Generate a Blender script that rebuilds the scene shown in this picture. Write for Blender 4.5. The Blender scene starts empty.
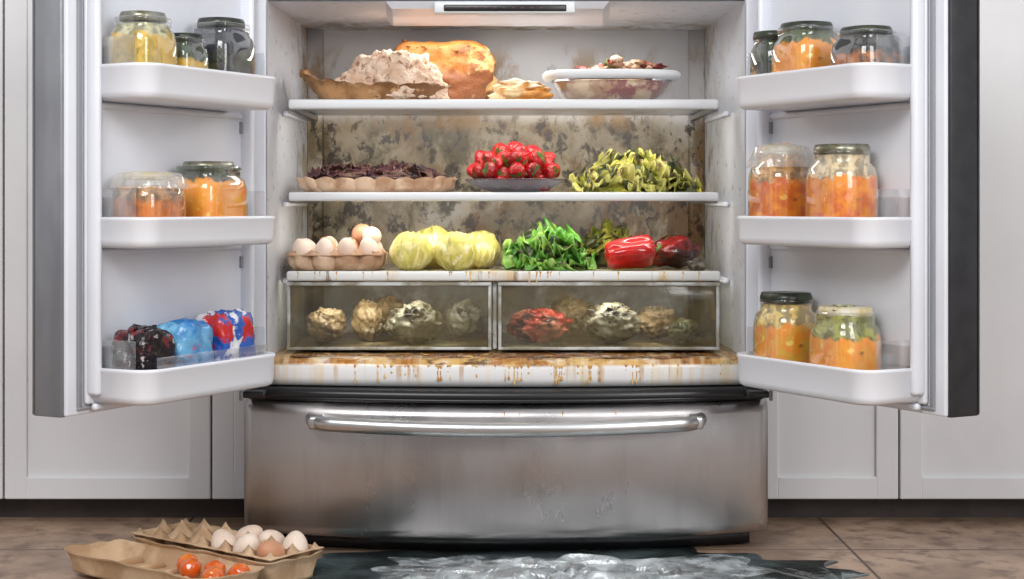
import bpy, bmesh, math, random
from mathutils import Vector, Matrix, noise
R = random.Random(7)
scene = bpy.context.scene
COL = scene.collection
try:
    scene.view_settings.view_transform = 'Standard'
except Exception: pass

# ------------------------------------------------------------------ materials
class NT:
    def __init__(s, name):
        s.m = bpy.data.materials.new(name); s.m.use_nodes = True
        s.t = s.m.node_tree; s.t.nodes.clear()
        s.out = s.t.nodes.new('ShaderNodeOutputMaterial')
        s.tc = s.t.nodes.new('ShaderNodeTexCoord')
    def node(s, ty, ins=None, **props):
        n = s.t.nodes.new(ty)
        for k, v in props.items(): setattr(n, k, v)
        if ins:
            for k, v in ins.items():
                if hasattr(v, 'links'): s.t.links.new(v, n.inputs[k])
                else: n.inputs[k].default_value = v
        return n
    def obj(s): return s.tc.outputs['Object']
    def math(s, op, a, b=0.0):
        n = s.node('ShaderNodeMath', {0: a, 1: b}, operation=op); n.use_clamp = False
        return n.outputs[0]
    def rng(s, v, a, b, c=0.0, d=1.0):
        n = s.node('ShaderNodeMapRange', {0: v, 1: a, 2: b, 3: c, 4: d}); n.interpolation_type = 'SMOOTHSTEP'
        return n.outputs[0]
    def noise(s, scale, stretch=(1, 1, 1), detail=5, off=0.0, rough=.6, dist=0.0):
        mp = s.node('ShaderNodeMapping', {'Vector': s.obj(), 'Scale': stretch, 'Location': (off, off * .7, off * .3)})
        n = s.node('ShaderNodeTexNoise', {'Vector': mp.outputs[0], 'Scale': scale, 'Detail': detail, 'Roughness': rough, 'Distortion': dist})
        return n.outputs[0]
    def mix(s, f, a, b):
        n = s.node('ShaderNodeMix', data_type='RGBA')
        for idx, v in ((0, f), (6, a), (7, b)):
            if hasattr(v, 'links'): s.t.links.new(v, n.inputs[idx])
            else: n.inputs[idx].default_value = v if idx == 0 else c4(v)
        return n.outputs[2]
    def bsdf(s, col, rough=.5, metal=0, bump=None, bstr=.3, bdist=.003, sss=0, coat=0, trans=0, spec=.5, alpha=None, aniso=0):
        n = s.node('ShaderNodeBsdfPrincipled')
        def st(k, v):
            if hasattr(v, 'links'): s.t.links.new(v, n.inputs[k])
            else: n.inputs[k].default_value = v
        st('Base Color', col if hasattr(col, 'links') else c4(col))
        st('Roughness', rough); st('Metallic', metal); st('Specular IOR Level', spec)
        st('Coat Weight', coat); st('Transmission Weight', trans); st('Anisotropic', aniso)
        if sss:
            st('Subsurface Weight', sss); n.inputs['Subsurface Scale'].default_value = .01
        if alpha is not None: st('Alpha', alpha)
        if bump is not None:
            b = s.node('ShaderNodeBump', {'Height': bump, 'Strength': bstr, 'Distance': bdist})
            s.t.links.new(b.outputs[0], n.inputs['Normal'])
        s.t.links.new(n.outputs[0], s.out.inputs[0])
        return s.m
def c4(c): return (c[0], c[1], c[2], 1.0) if len(c) == 3 else tuple(c)
def srgb(r, g, b):
    f = lambda x: (x / 255 / 12.92) if x / 255 <= .04045 else ((x / 255 + .055) / 1.055) ** 2.4
    return (f(r), f(g), f(b))

def M(name, c1, c2=None, scale=20, lo=.4, hi=.6, rough=.5, metal=0, bump=0, bscale=None, c3=None, s3=None, t3=(.58, .66), stretch=(1, 1, 1), bdist=.003, **kw):
    t = NT(name); col = c1
    if c2 is not None:
        col = t.mix(t.rng(t.noise(scale, stretch), lo, hi), c1, c2)
    if c3 is not None:
        col = t.mix(t.rng(t.noise(s3 or scale * 2, stretch, off=3.3), *t3), col, c3)
    b = t.noise(bscale or scale * 3, stretch, detail=6) if bump else None
    return t.bsdf(col, rough, metal, b, bump, bdist, **kw)

def glass(name, tint=(.95, .97, .97), haze=.06, hazecol=(.8, .82, .8), rough=.03, fac=.12, dirt=None, dscale=12, dmax=.75):
    t = NT(name)
    tr = t.node('ShaderNodeBsdfTransparent', {0: c4(tint)})
    gl = t.node('ShaderNodeBsdfGlossy', {'Color': (1, 1, 1, 1), 'Roughness': rough})
    lw = t.node('ShaderNodeLayerWeight', {'Blend': .35})
    f = t.math('ADD', t.math('MULTIPLY', lw.outputs[1], .6), fac * .3)
    mx = t.node('ShaderNodeMixShader', {0: f, 1: tr.outputs[0], 2: gl.outputs[0]})
    df = t.node('ShaderNodeBsdfDiffuse', {0: c4(hazecol)})
    hz = haze
    if dirt:
        df.inputs[0].default_value = c4(dirt)
        hz = t.rng(t.noise(dscale, detail=7), .42, .72, haze, dmax)
    m2 = t.node('ShaderNodeMixShader', {0: hz, 1: mx.outputs[0], 2: df.outputs[0]})
    t.t.links.new(m2.outputs[0], t.out.inputs[0])
    return t.m

# ------------------------------------------------------------------ mesh tools
def ident(): return Matrix.Identity(4)
def T(x, y, z): return Matrix.Translation((x, y, z))
def RX(a): return Matrix.Rotation(math.radians(a), 4, 'X')
def RY(a): return Matrix.Rotation(math.radians(a), 4, 'Y')
def RZ(a): return Matrix.Rotation(math.radians(a), 4, 'Z')

class MB:
    def __init__(s): s.v = []; s.f = []; s.mi = []; s.sm = []
    def add(s, vf, mat=None, mi=0, smooth=True):
        v, f = vf; o = len(s.v); mat = mat or ident()
        s.v += [tuple(mat @ Vector(p)) for p in v]
        s.f += [[i + o for i in q] for q in f]; s.mi += [mi] * len(f); s.sm += [smooth] * len(f)
        return s
    def build(s, name, mats, parent=None, loc=None, fixn=True):
        me = bpy.data.meshes.new(name); me.from_pydata(s.v, [], s.f)
        for m in (mats if isinstance(mats, (list, tuple)) else [mats]): me.materials.append(m)
        for p, i, sm in zip(me.polygons, s.mi, s.sm): p.material_index = i; p.use_smooth = sm
        me.update()
        if fixn:
            bm = bmesh.new(); bm.from_mesh(me); bmesh.ops.recalc_face_normals(bm, faces=bm.faces); bm.to_mesh(me); bm.free()
        o = bpy.data.objects.new(name, me); COL.objects.link(o)
        if parent: o.parent = parent
        if loc: o.location = loc
        return o
def one(name, vf, mat, parent=None, M4=None, smooth=True, loc=None):
    return MB().add(vf, M4, 0, smooth).build(name, mat, parent, loc)
def empty(name, loc=(0, 0, 0), rotz=0, parent=None):
    e = bpy.data.objects.new(name, None); e.empty_display_size = .05
    e.location = loc; e.rotation_euler = (0, 0, math.radians(rotz)); COL.objects.link(e)
    if parent: e.parent = parent
    return e
def rbox(sx, sy, sz, bev=.004, seg=3):
    bm = bmesh.new(); bmesh.ops.create_cube(bm, size=1)
    bmesh.ops.scale(bm, vec=(sx, sy, sz), verts=bm.verts)
    if bev > 0:
        bmesh.ops.bevel(bm, geom=bm.edges[:], offset=min(bev, min(sx, sy, sz) * .45), segments=seg, profile=.5, affect='EDGES')
    v = [tuple(p.co) for p in bm.verts]; f = [[q.index for q in p.verts] for p in bm.faces]; bm.free()
    return v, f
def bx(x0, x1, y0, y1, z0, z1, bev=.003, seg=2):
    v, f = rbox(x1 - x0, y1 - y0, z1 - z0, bev, seg)
    c = ((x0 + x1) / 2, (y0 + y1) / 2, (z0 + z1) / 2)
    return [(p[0] + c[0], p[1] + c[1], p[2] + c[2]) for p in v], f
def rings(rs, cap0=True, cap1=True):
    n = len(rs[0]); v = [p for r in rs for p in r]; f = []
    for i in range(len(rs) - 1):
        for j in range(n):
            k = (j + 1) % n
            f.append([i * n + j, i * n + k, (i + 1) * n + k, (i + 1) * n + j])
    if cap0: f.append(list(range(n))[::-1])
    if cap1: f.append([(len(rs) - 1) * n + j for j in range(n)])
    return v, f
def loft(prof, n=40, p=2.0, ax=1, ay=1, wob=0, seed=0, cap0=True, cap1=True, lobes=0, lamp=0):
    rs = []
    for (r, z) in prof:
        ring = []
        for j in range(n):
            a = 2 * math.pi * j / n; c, s_ = math.cos(a), math.sin(a)
            k = (abs(c) ** p + abs(s_) ** p) ** (-1 / p)
            rr = r * k * (1 + (wob * noise.noise(Vector((c * 2 + seed, s_ * 2, z * 20 + seed))) if wob else 0) + (lamp * math.cos(lobes * a) if lobes else 0))
            ring.append((rr * c * ax, rr * s_ * ay, z))
        rs.append(ring)
    return rings(rs, cap0, cap1)
_ico = {}
def ico(sub):
    if sub not in _ico:
        bm = bmesh.new(); bmesh.ops.create_icosphere(bm, subdivisions=sub, radius=1)
        _ico[sub] = ([Vector(p.co) for p in bm.verts], [[q.index for q in p.verts] for p in bm.faces]); bm.free()
    return _ico[sub]
def blob(rx, ry, rz, amp=.1, freq=2, seed=0, sub=4, flat=None, amp2=0, freq2=8, p=2.0):
    vs, f = ico(sub); out = []
    for c in vs:
        k = (abs(c.x) ** p + abs(c.y) ** p + abs(c.z) ** p) ** (-1 / p) if p != 2 else 1
        d = 1 + amp * noise.noise(c * freq + Vector((seed, seed * .37, 0))) * 2
        if amp2: d += amp2 * noise.turbulence(c * freq2 + Vector((seed, 0, 0)), 3, False)
        q = c * (k * d); z = q.z * rz
        if flat is not None: z = max(z, flat * rz)
        out.append((q.x * rx, q.y * ry, z))
    return out, [list(q) for q in f]
def ground(vf):
    v, f = vf; zm = min(p[2] for p in v); return [(p[0], p[1], p[2] - zm) for p in v], f
def grid(fn, nu, nv):
    v = [fn(i / nu, j / nv) for i in range(nu + 1) for j in range(nv + 1)]
    f = [[i * (nv + 1) + j, (i + 1) * (nv + 1) + j, (i + 1) * (nv + 1) + j + 1, i * (nv + 1) + j + 1] for i in range(nu) for j in range(nv)]
    return v, f
def leaf(L, W, curl=.6, ruf=.15, rf=5, cup=.3, seed=0, nu=14, nv=10):
    def fn(u, v):
        t = v * 2 - 1
        w = W * (math.sin(math.pi * min(1, .12 + .85 * u ** .8)) ** .6) * (1 + .12 * math.sin(u * rf * 5 + seed))
        th = curl * u
        x = L * (math.sin(th) / curl if abs(curl) > .01 else u)
        z = -L * ((1 - math.cos(th)) / curl if abs(curl) > .01 else 0)
        e = abs(t) ** 2 + max(0, u - .8) * 2
        z += cup * w * t * t + ruf * W * e * math.sin(u * rf * 6.28 + t * 3 + seed) + .12 * W * noise.noise(Vector((u * 7, t * 4, seed)))
        y = w * t * (1 - .1 * e * math.cos(u * rf * 6.28 + seed))
        return (x, y, z)
    return grid(fn, nu, nv)
def solid(o, th=.002, off=0):
    m = o.modifiers.new('s', 'SOLIDIFY'); m.thickness = th; m.offset = off
    return o
def arc(pf, pb, hw, ye, yc, n=40, cx=0, ex=2):
    rs = []
    for i in range(n + 1):
        x = -hw + 2 * hw * i / n; yy = yc + (ye - yc) * abs(x / hw) ** ex
        rs.append([(x + cx, yy + d, z) for d, z in pf] + [(x + cx, y, z) for y, z in pb])
    return rings(rs)

# ------------------------------------------------------------------ shared materials
WHITE = srgb(228, 231, 238)
m_liner = M('liner_plastic', WHITE, srgb(219, 221, 229), 3, .35, .7, rough=.32)
def stained(name, base, lst, rough=.35, bump=.15):
    t = NT(name); col = c4(base); sep = t.node('ShaderNodeSeparateXYZ', {0: t.obj()})
    for (c, scale, stretch, lo, hi, strength, axis, band, off) in lst:
        f = t.rng(t.noise(scale, stretch, detail=8, off=off, rough=.68, dist=.3), lo, hi)
        if axis is not None:
            z = sep.outputs[axis]
            g = t.math('MULTIPLY', t.rng(z, band[0], band[1]), t.rng(z, band[2], band[3], 1, 0))
            f = t.math('MULTIPLY', f, g)
        f = t.math('MULTIPLY', f, strength)
        col = t.mix(f, col, c)
    return t.bsdf(col, rough, 0, t.noise(60, detail=5), bump, .001)
BR = srgb(120, 84, 42); OLV = srgb(88, 78, 50); DK = srgb(38, 30, 22); YEL = srgb(210, 164, 74)
m_back = stained('stained_back_liner', srgb(216, 217, 219), [
    (srgb(176, 158, 126), 3.5, (1, 1, 1), .24, .50, .9, 2, (.40, .48, .755, .80), 0),
    (srgb(120, 106, 82), 6, (1, 1, .8), .44, .60, .85, 2, (.42, .50, .745, .79), 30),
    (BR, 7, (1, 1, .7), .49, .60, .85, 2, (.38, .46, .75, .79), 4),
    (OLV, 11, (1, 1, .8), .51, .62, .85, 2, (.44, .52, .75, .79), 8),
    (DK, 34, (1, 1, .8), .52, .59, .85, 2, (.46, .52, .76, .80), 12),
    (DK, 9, (1, 1, .7), .53, .64, .85, 2, (.46, .52, .76, .79), 44),
    (srgb(206, 194, 166), 16, (1, 1, .6), .58, .66, .7, 2, (.46, .52, .76, .79), 51),
    (srgb(160, 124, 74), 9, (1, 1, .5), .48, .62, .75, 2, (.74, .77, .88, .94), 17),
    (srgb(96, 70, 40), 24, (1, 1, .5), .56, .64, .7, 2, (.74, .77, .86, .90), 27),
    (srgb(92, 80, 52), 6, (1, 1, 1), .32, .58, .9, 2, (.30, .32, .46, .49), 21)])
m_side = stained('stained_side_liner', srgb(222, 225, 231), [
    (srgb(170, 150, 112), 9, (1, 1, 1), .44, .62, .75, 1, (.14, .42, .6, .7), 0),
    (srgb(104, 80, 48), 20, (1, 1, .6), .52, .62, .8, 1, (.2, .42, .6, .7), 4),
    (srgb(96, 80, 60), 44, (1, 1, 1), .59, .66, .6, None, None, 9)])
m_lip = stained('stained_sill', srgb(236, 236, 236), [
    (YEL, 7, (1, 2.2, 1), .36, .50, .92, 2, (.320, .3265, 1, 2), 2),
    (srgb(160, 98, 30), 10, (1, 2, 1), .44, .55, .92, 2, (.320, .3265, 1, 2), 6),
    (srgb(84, 50, 20), 20, (1, 2, 1), .50, .60, .88, 2, (.320, .3265, 1, 2), 9),
    (srgb(232, 212, 168), 22, (1, .02, .05), .48, .62, .7, 2, (.283, .29, .5, .6), 11),
    (srgb(190, 144, 80), 50, (1, .02, .03), .56, .64, .65, 2, (.283, .318, .5, .6), 19)], rough=.16)
m_shelf = stained('stained_shelf', srgb(218, 222, 226), [
    (srgb(170, 160, 130), 9, (1, 1, 1), .5, .66, .6, None, None, 3),
    (srgb(110, 86, 46), 14, (1, 1, 1), .56, .68, .7, None, None, 7)], rough=.2)
m_shelf3 = stained('very_stained_shelf', srgb(200, 200, 188), [
    (srgb(150, 136, 90), 7, (1, 1, 1), .38, .58, .85, None, None, 1),
    (srgb(130, 86, 30), 12, (1, 1, 1), .48, .60, .88, None, None, 5),
    (srgb(56, 42, 20), 24, (1, 1, 1), .54, .64, .85, None, None, 15)], rough=.14)
def steel_mat():
    t = NT('brushed_steel')
    b = t.noise(300, (.02, 1, 3), detail=3)
    sm = t.noise(4, (1, 1, .35), detail=6, off=2)
    col = t.mix(t.rng(sm, .35, .7), srgb(172, 168, 168), srgb(196, 192, 191))
    streak = t.math('MULTIPLY', t.rng(t.noise(26, (1, .05, .10), detail=7, off=14), .52, .70), .16)
    col = t.mix(streak, col, srgb(120, 112, 106))
    r = t.rng(t.noise(10, (1, 1, .4), detail=8, off=5), .35, .68, .27, .42)
    return t.bsdf(col, r, 1, b, .06, .001, aniso=.4)
m_steel = steel_mat()
m_handle = M('handle_steel', srgb(205, 205, 206), rough=.30, metal=1)
m_dsteel = M('dark_steel', srgb(150, 152, 156), rough=.35, metal=.9)
m_black = M('black_trim', (.012, .012, .014), rough=.3)
m_shadesteel = M('shaded_steel_edge', srgb(36, 36, 40), srgb(43, 43, 47), 30, rough=.5)  # stainless too; its dark reflection is put into the base colour
m_gasket = M('rubber_gasket', srgb(140, 142, 148), rough=.6)
m_trimw = M('shelf_trim', srgb(222, 225, 228), rough=.4)
m_clear = glass('clear_plastic', (.96, .97, .98), .035, rough=.05)
m_crisp = glass('dirty_crisper_glass', (.90, .90, .86), .04, rough=.09, dirt=srgb(112, 102, 74), dscale=8, dmax=.5)
m_glass = glass('jar_glass', (.97, .985, .98), .03)
m_card = M('kraft_pulp', srgb(178, 144, 110), srgb(208, 178, 144), 14, rough=.9, bump=.5, bscale=160, bdist=.001)
m_card2 = M('pale_pulp', srgb(218, 188, 160), srgb(176, 138, 108), 18, rough=.9, bump=.5, bscale=160, bdist=.001)
m_eggw = M('egg_white_shell', srgb(232, 214, 198), srgb(220, 196, 178), 12, rough=.5, sss=.1)
m_eggb = M('egg_brown_shell', srgb(212, 164, 130), srgb(196, 142, 108), 12, rough=.5, sss=.1)

# ------------------------------------------------------------------ room
t = NT('stone_tile')
mp = t.node('ShaderNodeMapping', {'Vector': t.obj(), 'Location': (0, 0, 0)})
bk = t.node('ShaderNodeTexBrick', {'Vector': mp.outputs[0], 'Scale': 1.0, 'Mortar Size': .003, 'Mortar Smooth': .2, 'Brick Width': .6, 'Row Height': .6,
    'Color1': c4((1, 1, 1)), 'Color2': c4((.88, .88, .88)), 'Mortar': c4((0, 0, 0))}, offset=0.0)
c = t.mix(t.rng(t.noise(5, detail=8), .35, .65), srgb(142, 116, 97), srgb(186, 158, 135))
c = t.mix(t.rng(t.noise(24, detail=8, off=4), .45, .7), c, srgb(120, 97, 82))
mu = t.node('ShaderNodeMix', data_type='RGBA', blend_type='MULTIPLY'); mu.inputs[0].default_value = 1
t.t.links.new(c, mu.inputs[6]); t.t.links.new(bk.outputs[0], mu.inputs[7])
c = t.mix(bk.outputs[1], mu.outputs[2], srgb(84, 68, 58))
m_floor = t.bsdf(c, .42, 0, t.noise(30, detail=8), .25, .003)
one('floor', bx(-3, 3, -4.5, .9, -.05, 0, 0), m_floor, smooth=False)
m_wall = M('wall_paint', srgb(205, 206, 208), rough=.8)
one('wall_back', bx(-3, 3, .9, 1.0, 0, 2.6, 0), m_wall, smooth=False)
m_cab = M('cabinet_paint', srgb(228, 227, 228), srgb(221, 220, 222), 2, rough=.45)
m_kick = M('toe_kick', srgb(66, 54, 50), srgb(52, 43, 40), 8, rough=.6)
def shaker(mb, x0, x1, z0, z1, y, fr=.042):
    mb.add(bx(x0, x1, y + .008, y + .02, z0, z1, 0), smooth=False)
    for a in ((x0, x0 + fr, z0, z1), (x1 - fr, x1, z0, z1)):
        mb.add(bx(a[0], a[1], y, y + .012, a[2], a[3], .0025), smooth=False)
    for a in ((z0, z0 + fr), (z1 - fr, z1)):
        mb.add(bx(x0 + fr - .002, x1 - fr + .002, y, y + .012, a[0], a[1], .0025), smooth=False)
def cabinet(xs, x0, x1):
    e = empty('kitchen_cabinet', ((x0 + x1) / 2, .55, 0)); off = T(-(x0 + x1) / 2, -.55, 0)
    mb = MB(); mb.add(bx(x0, x1, .252, .898, .043, 2.2, 0), smooth=False); mb.v = [tuple(off @ Vector(p)) for p in mb.v]; mb.build('carcass', M('carcass_shadow', srgb(120, 118, 118), rough=.7), e)
    mb = MB()
    for a, b in zip(xs[:-1], xs[1:]): shaker(mb, a + .0018, b - .0018, .045, 2.19, .23)
    mb.v = [tuple(off @ Vector(p)) for p in mb.v]; mb.build('doors', m_cab, e)
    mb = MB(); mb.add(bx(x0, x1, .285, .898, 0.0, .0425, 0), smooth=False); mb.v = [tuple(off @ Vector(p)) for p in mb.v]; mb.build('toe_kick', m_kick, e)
cabinet([-1.75, -1.35, -.948, -.556, -.47], -1.75, -.465)
cabinet([.47, .742, 1.13, 1.53], .465, 1.53)

# ------------------------------------------------------------------ refrigerator
fr = empty('refrigerator', (0, 0, 0))
ZT = .955
mb = MB()
mb.add(bx(-.455, -.417, .0, .62, .285, 1.03, .004)); mb.add(bx(.417, .455, .0, .62, .285, 1.03, .004))
mb.add(bx(-.455, .455, .0, .62, ZT + .004, 1.03, .004)); mb.add(bx(-.455, .455, .47, .62, .285, 1.03, .004))
mb.build('cabinet_shell', m_liner, fr)
mb = MB(); mb.add(bx(-.45, .45, .03, .62, .03, .285, .004)); mb.build('freezer_body', m_dsteel, fr)
FX, BX_ = .416, .400
def quadgrid(p00, p10, p11, p01, n=6):
    P = [Vector(p) for p in (p00, p10, p11, p01)]
    return grid(lambda u, v: tuple((P[0] * (1 - u) + P[1] * u) * (1 - v) + (P[3] * (1 - u) + P[2] * u) * v), n, n)
mb = MB()
mb.add(quadgrid((-FX, .0, .29), (-BX_, .46, .29), (-BX_, .46, ZT), (-FX, 0, ZT)), mi=1)
mb.add(quadgrid((FX, .0, .29), (BX_, .46, .29), (BX_, .46, ZT), (FX, 0, ZT)), mi=1)
mb.add(quadgrid((-FX, 0, ZT), (FX, 0, ZT), (BX_, .46, ZT), (-BX_, .46, ZT)), mi=1)
mb.add(quadgrid((-BX_, .46, .29), (BX_, .46, .29), (BX_, .46, ZT), (-BX_, .46, ZT)))
o = mb.build('inner_liner', [m_back, m_side], fr)
mb = MB()
for sx in (-1, 1):
    pts = []
    for z in (.32, ZT):
        ring = []
        for k in range(9):
            a = math.pi / 2 * k / 8; r = .03
            ring.append((sx * (BX_ + .0 - r + r * math.cos(a)), .46 - r + r * math.sin(a), z))
        ring.append((sx * (BX_ + .002), .462, z)); pts.append(ring)
    mb.add(rings(pts))
mb.build('liner_coves', m_back, fr)
one('sill', arc([(0.016, .3345), (.006, .331), (.001, .325), (0, .317), (.002, .300), (.008, .287)], [(.46, .287), (.46, .340)], .416, 0.0, -.035), m_lip, fr)
one('sill_side_trim', (lambda m: (m.v, m.f))(MB().add(bx(-.456, -.4165, -.004, .02, .287, .33, .003)).add(bx(.4165, .456, -.004, .02, .287, .33, .003))), m_liner, fr)
one('black_gasket', arc([(.0, .284), (-.006, .276), (-.004, .262)], [(.05, .262), (.05, .284)], .447, 0.004, -.06), m_black, fr)
prof = [(.045, .262), (.03, .262), (.012, .258), (.003, .25), (0, .24), (0, .05), (.004, .038), (.014, .031)]
one('freezer_drawer_front', arc(prof, [(.035, .031), (.035, .262)], .455, -.004, -.085, n=60), m_steel, fr)
one('drawer_top_shadow_gap', arc([(.008, .2625), (-.002, .268), (.02, .270)], [(.04, .270), (.04, .2625)], .446, .003, -.075), m_black, fr)
one('base_shadow_strip', arc([(0.02, .031), (.02, .004)], [(.5, .004), (.5, .031)], .43, .02, -.04), m_black, fr)  # solid black strip standing for the shadow under the fridge
m_drip = M('amber_drip', srgb(190, 136, 66), srgb(224, 190, 124), 40, rough=.1, coat=.8)
def drip(mb, x, yf, z0, L, w, seed):
    rs = []
    for k in range(13):
        q = k / 12; ww = w * (1.5 - 1.1 * min(1, q * 1.6)) if q < .7 else w * (.4 + .7 * math.sin((q - .7) / .3 * math.pi))
        if k == 12: ww = w * .1
        xx = x + .0012 * noise.noise(Vector((q * 3, seed, 0)))
        rs.append([(xx + math.cos(a) * ww, yf - abs(math.sin(a)) * ww * .5 if math.sin(a) > 0 else yf + .0006, z0 - L * q) for a in [6.2832 * i / 10 for i in range(10)]])
    mb.add(rings(rs))
mb = MB(); rg = random.Random(5)
for i in range(60):
    x = rg.gauss(.06, .15)
    if abs(x) > .38: continue
    L = rg.uniform(.006, .036); yf = -.035 + .035 * (x / .416) ** 2 + .0012
    drip(mb, x, yf, .325, L, rg.uniform(.0009, .0024), i)
for i in range(26):
    x = rg.uniform(-.37, .36); L = rg.uniform(.006, .022)
    drip(mb, x, .0552, .482, L, rg.uniform(.0008, .0015), i)
for i in range(4):
    x = rg.gauss(.08, .13); yf = -.0835 + .081 * (x / .455) ** 2
    drip(mb, x, yf, .252, rg.uniform(.02, .05), rg.uniform(.0005, .0009), i + 40)
mb.build('amber_drips', m_drip, fr)
m_res = M('food_residue', srgb(146, 90, 32), srgb(90, 54, 22), 30, rough=.12, c3=srgb(222, 176, 80), s3=26, bump=.4, coat=.8)
mb = MB()
for i in range(60):
    x = rg.gauss(.02, .17); y = rg.uniform(-.012, .055)
    if abs(x) > .38: continue
    y = max(y, -.035 + .035 * (x / .416) ** 2 + .018)
    mb.add(blob(rg.uniform(.012, .040), rg.uniform(.004, .011), .0020, .5, 2.5, i * 3.3, 3), T(x, y, .3340 + .010 * (y + .02)))
mb.build('spilled_sludge', m_res, fr)
def tube_path(pts, rad, n=14, flat=(1, 1)):
    rs = []
    for i, p in enumerate(pts):
        a = Vector(pts[max(0, i - 1)]); b = Vector(pts[min(len(pts) - 1, i + 1)]); d = (b - a).normalized()
        up = Vector((0, 0, 1)); side = d.cross(up).normalized(); up2 = side.cross(d)
        r = rad[i] if isinstance(rad, list) else rad
        rs.append([tuple(Vector(p) + side * (math.cos(2 * math.pi * k / n) * r * flat[0]) + up2 * (math.sin(2 * math.pi * k / n) * r * flat[1])) for k in range(n)])
    return rings(rs)
pts = []; N = 48
for i in range(N + 1):
    x = -.335 + .67 * i / N; tt = abs(x / .335)
    y = -.085 + .081 * (x / .455) ** 2 - .042 * min(1, (1 - tt) * 14) ** .5
    pts.append((x, y, .2265 + .006 * tt * tt))
mb = MB(); mb.add(tube_path(pts, .0125, flat=(.75, 1.0)))
for sx in (-1, 1):
    mb.add(bx(-.012, .012, -.025, .03, -.011, .011, .004), T(sx * .322, -.06, .232))
mb.build('drawer_handle', m_handle, fr)
mb = MB()
for sx in (-1, 1): mb.add(rbox(.04, .05, .012, .004), T(sx * .432, -.02, .275))
mb.build('hinge_covers', m_black, fr)
m_trim3 = stained('stained_trim', srgb(222, 223, 221), [
    (srgb(200, 166, 100), 9, (1, 1, .4), .54, .64, .7, None, None, 1), (srgb(110, 74, 30), 30, (1, .1, .2), .57, .65, .8, None, None, 5)], rough=.3)
def shelf(z, y0, mat, name, x0=-.39, x1=.381, th=.016):
    e = empty(name, parent=fr)
    one('glass_plate', bx(x0 + .004, x1 - .004, y0 + .006, .43, z - .008, z, .002), mat, e)
    one('front_trim', bx(x0, x1, y0, y0 + .014, z - th, z + .0015, .004), m_trimw if mat != m_shelf3 else m_trim3, e)
    mb = MB()
    for x in (x0 + .006, x1 - .006): mb.add(bx(x - .006, x + .006, y0 + .01, .43, z - th - .004, z - .008, .002))
    mb.build('side_rails', m_dsteel, e)
shelf(.788, .08, m_shelf, 'top_shelf'); shelf(.6215, .08, m_shelf, 'middle_shelf', th=.0145); shelf(.481, .055, m_shelf3, 'crisper_cover_shelf')
mb = MB()
for z in (.772, .606, .466):
    for sx in (-1, 1):
        v = bx(-.005, .005, .14, .42, z - .009, z, .003); mb.add(v, T(sx * .403, 0, 0))
mb.build('wall_ledges', m_liner, fr)
mb = MB()
mb.add(rings([[(-.21, .0, ZT), (.18, .0, ZT), (.20, .30, ZT), (-.23, .30, ZT)], [(-.20, .01, ZT - .012), (.17, .01, ZT - .012), (.185, .28, ZT - .012), (-.215, .28, ZT - .012)]]), smooth=False)
mb.build('control_housing', m_liner, fr)
one('control_frame', bx(-.125, .12, -.006, .03, ZT - .022, ZT - .002, .003), m_trimw, fr)
one('control_display', bx(-.108, .105, -.0085, .0, ZT - .0185, ZT - .007, .002), m_black, fr)
m_led = NT('display_marks'); em = m_led.node('ShaderNodeEmission', {0: (.6, .3, .25, 1), 1: .3}); m_led.t.links.new(em.outputs[0], m_led.out.inputs[0]); m_led = m_led.m
mb = MB()
for i in range(9): mb.add(bx(-.07 + i * .016, -.064 + i * .016, -.0092, -.008, ZT - .0135, ZT - .0120, 0), smooth=False)
mb.build('display_icons', m_led, fr)
m_frame = M('crisper_frame', srgb(200, 204, 204), srgb(140, 134, 118), 14, rough=.2)
m_grime = M('grimy_plastic', srgb(120, 108, 76), srgb(78, 64, 40), 14, rough=.3, c3=srgb(166, 154, 118), s3=8)
def crisper(x0, x1):
    e = empty('crisper_drawer', parent=fr)
    zb, zt = .3445, .468; y0 = .07
    mb = MB()
    mb.add(bx(x0, x1, y0, y0 + .004, zb, zt - .004, .001)); mb.add(bx(x0 + .002, x0 + .005, y0 + .004, .40, zb, zt - .012, .001)); mb.add(bx(x1 - .005, x1 - .002, y0 + .004, .40, zb, zt - .012, .001))
    mb.build('clear_walls', m_crisp, e)
    one('bottom', bx(x0 + .002, x1 - .002, y0 + .004, .40, zb - .002, zb, .0005), m_grime, e)
    mb = MB()
    mb.add(bx(x0 - .002, x1 + .002, y0 - .008, y0 + .002, zt - .012, zt - .005, .002)); mb.add(bx(x0 - .002, x1 + .002, y0 - .003, y0 + .002, zb - .003, zb + .002, .001))
    mb.add(bx(x0 - .002, x0 + .004, y0 - .003, y0 + .002, zb, zt - .006, .002)); mb.add(bx(x1 - .004, x1 + .002, y0 - .003, y0 + .002, zb, zt - .006, .002))
    mb.build('frame', m_frame, e)
crisper(-.389, -.028); crisper(-.012, .379)
one('crisper_divider', bx(-.024, -.016, .075, .42, .3425, .463, .002), m_frame, fr)

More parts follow.
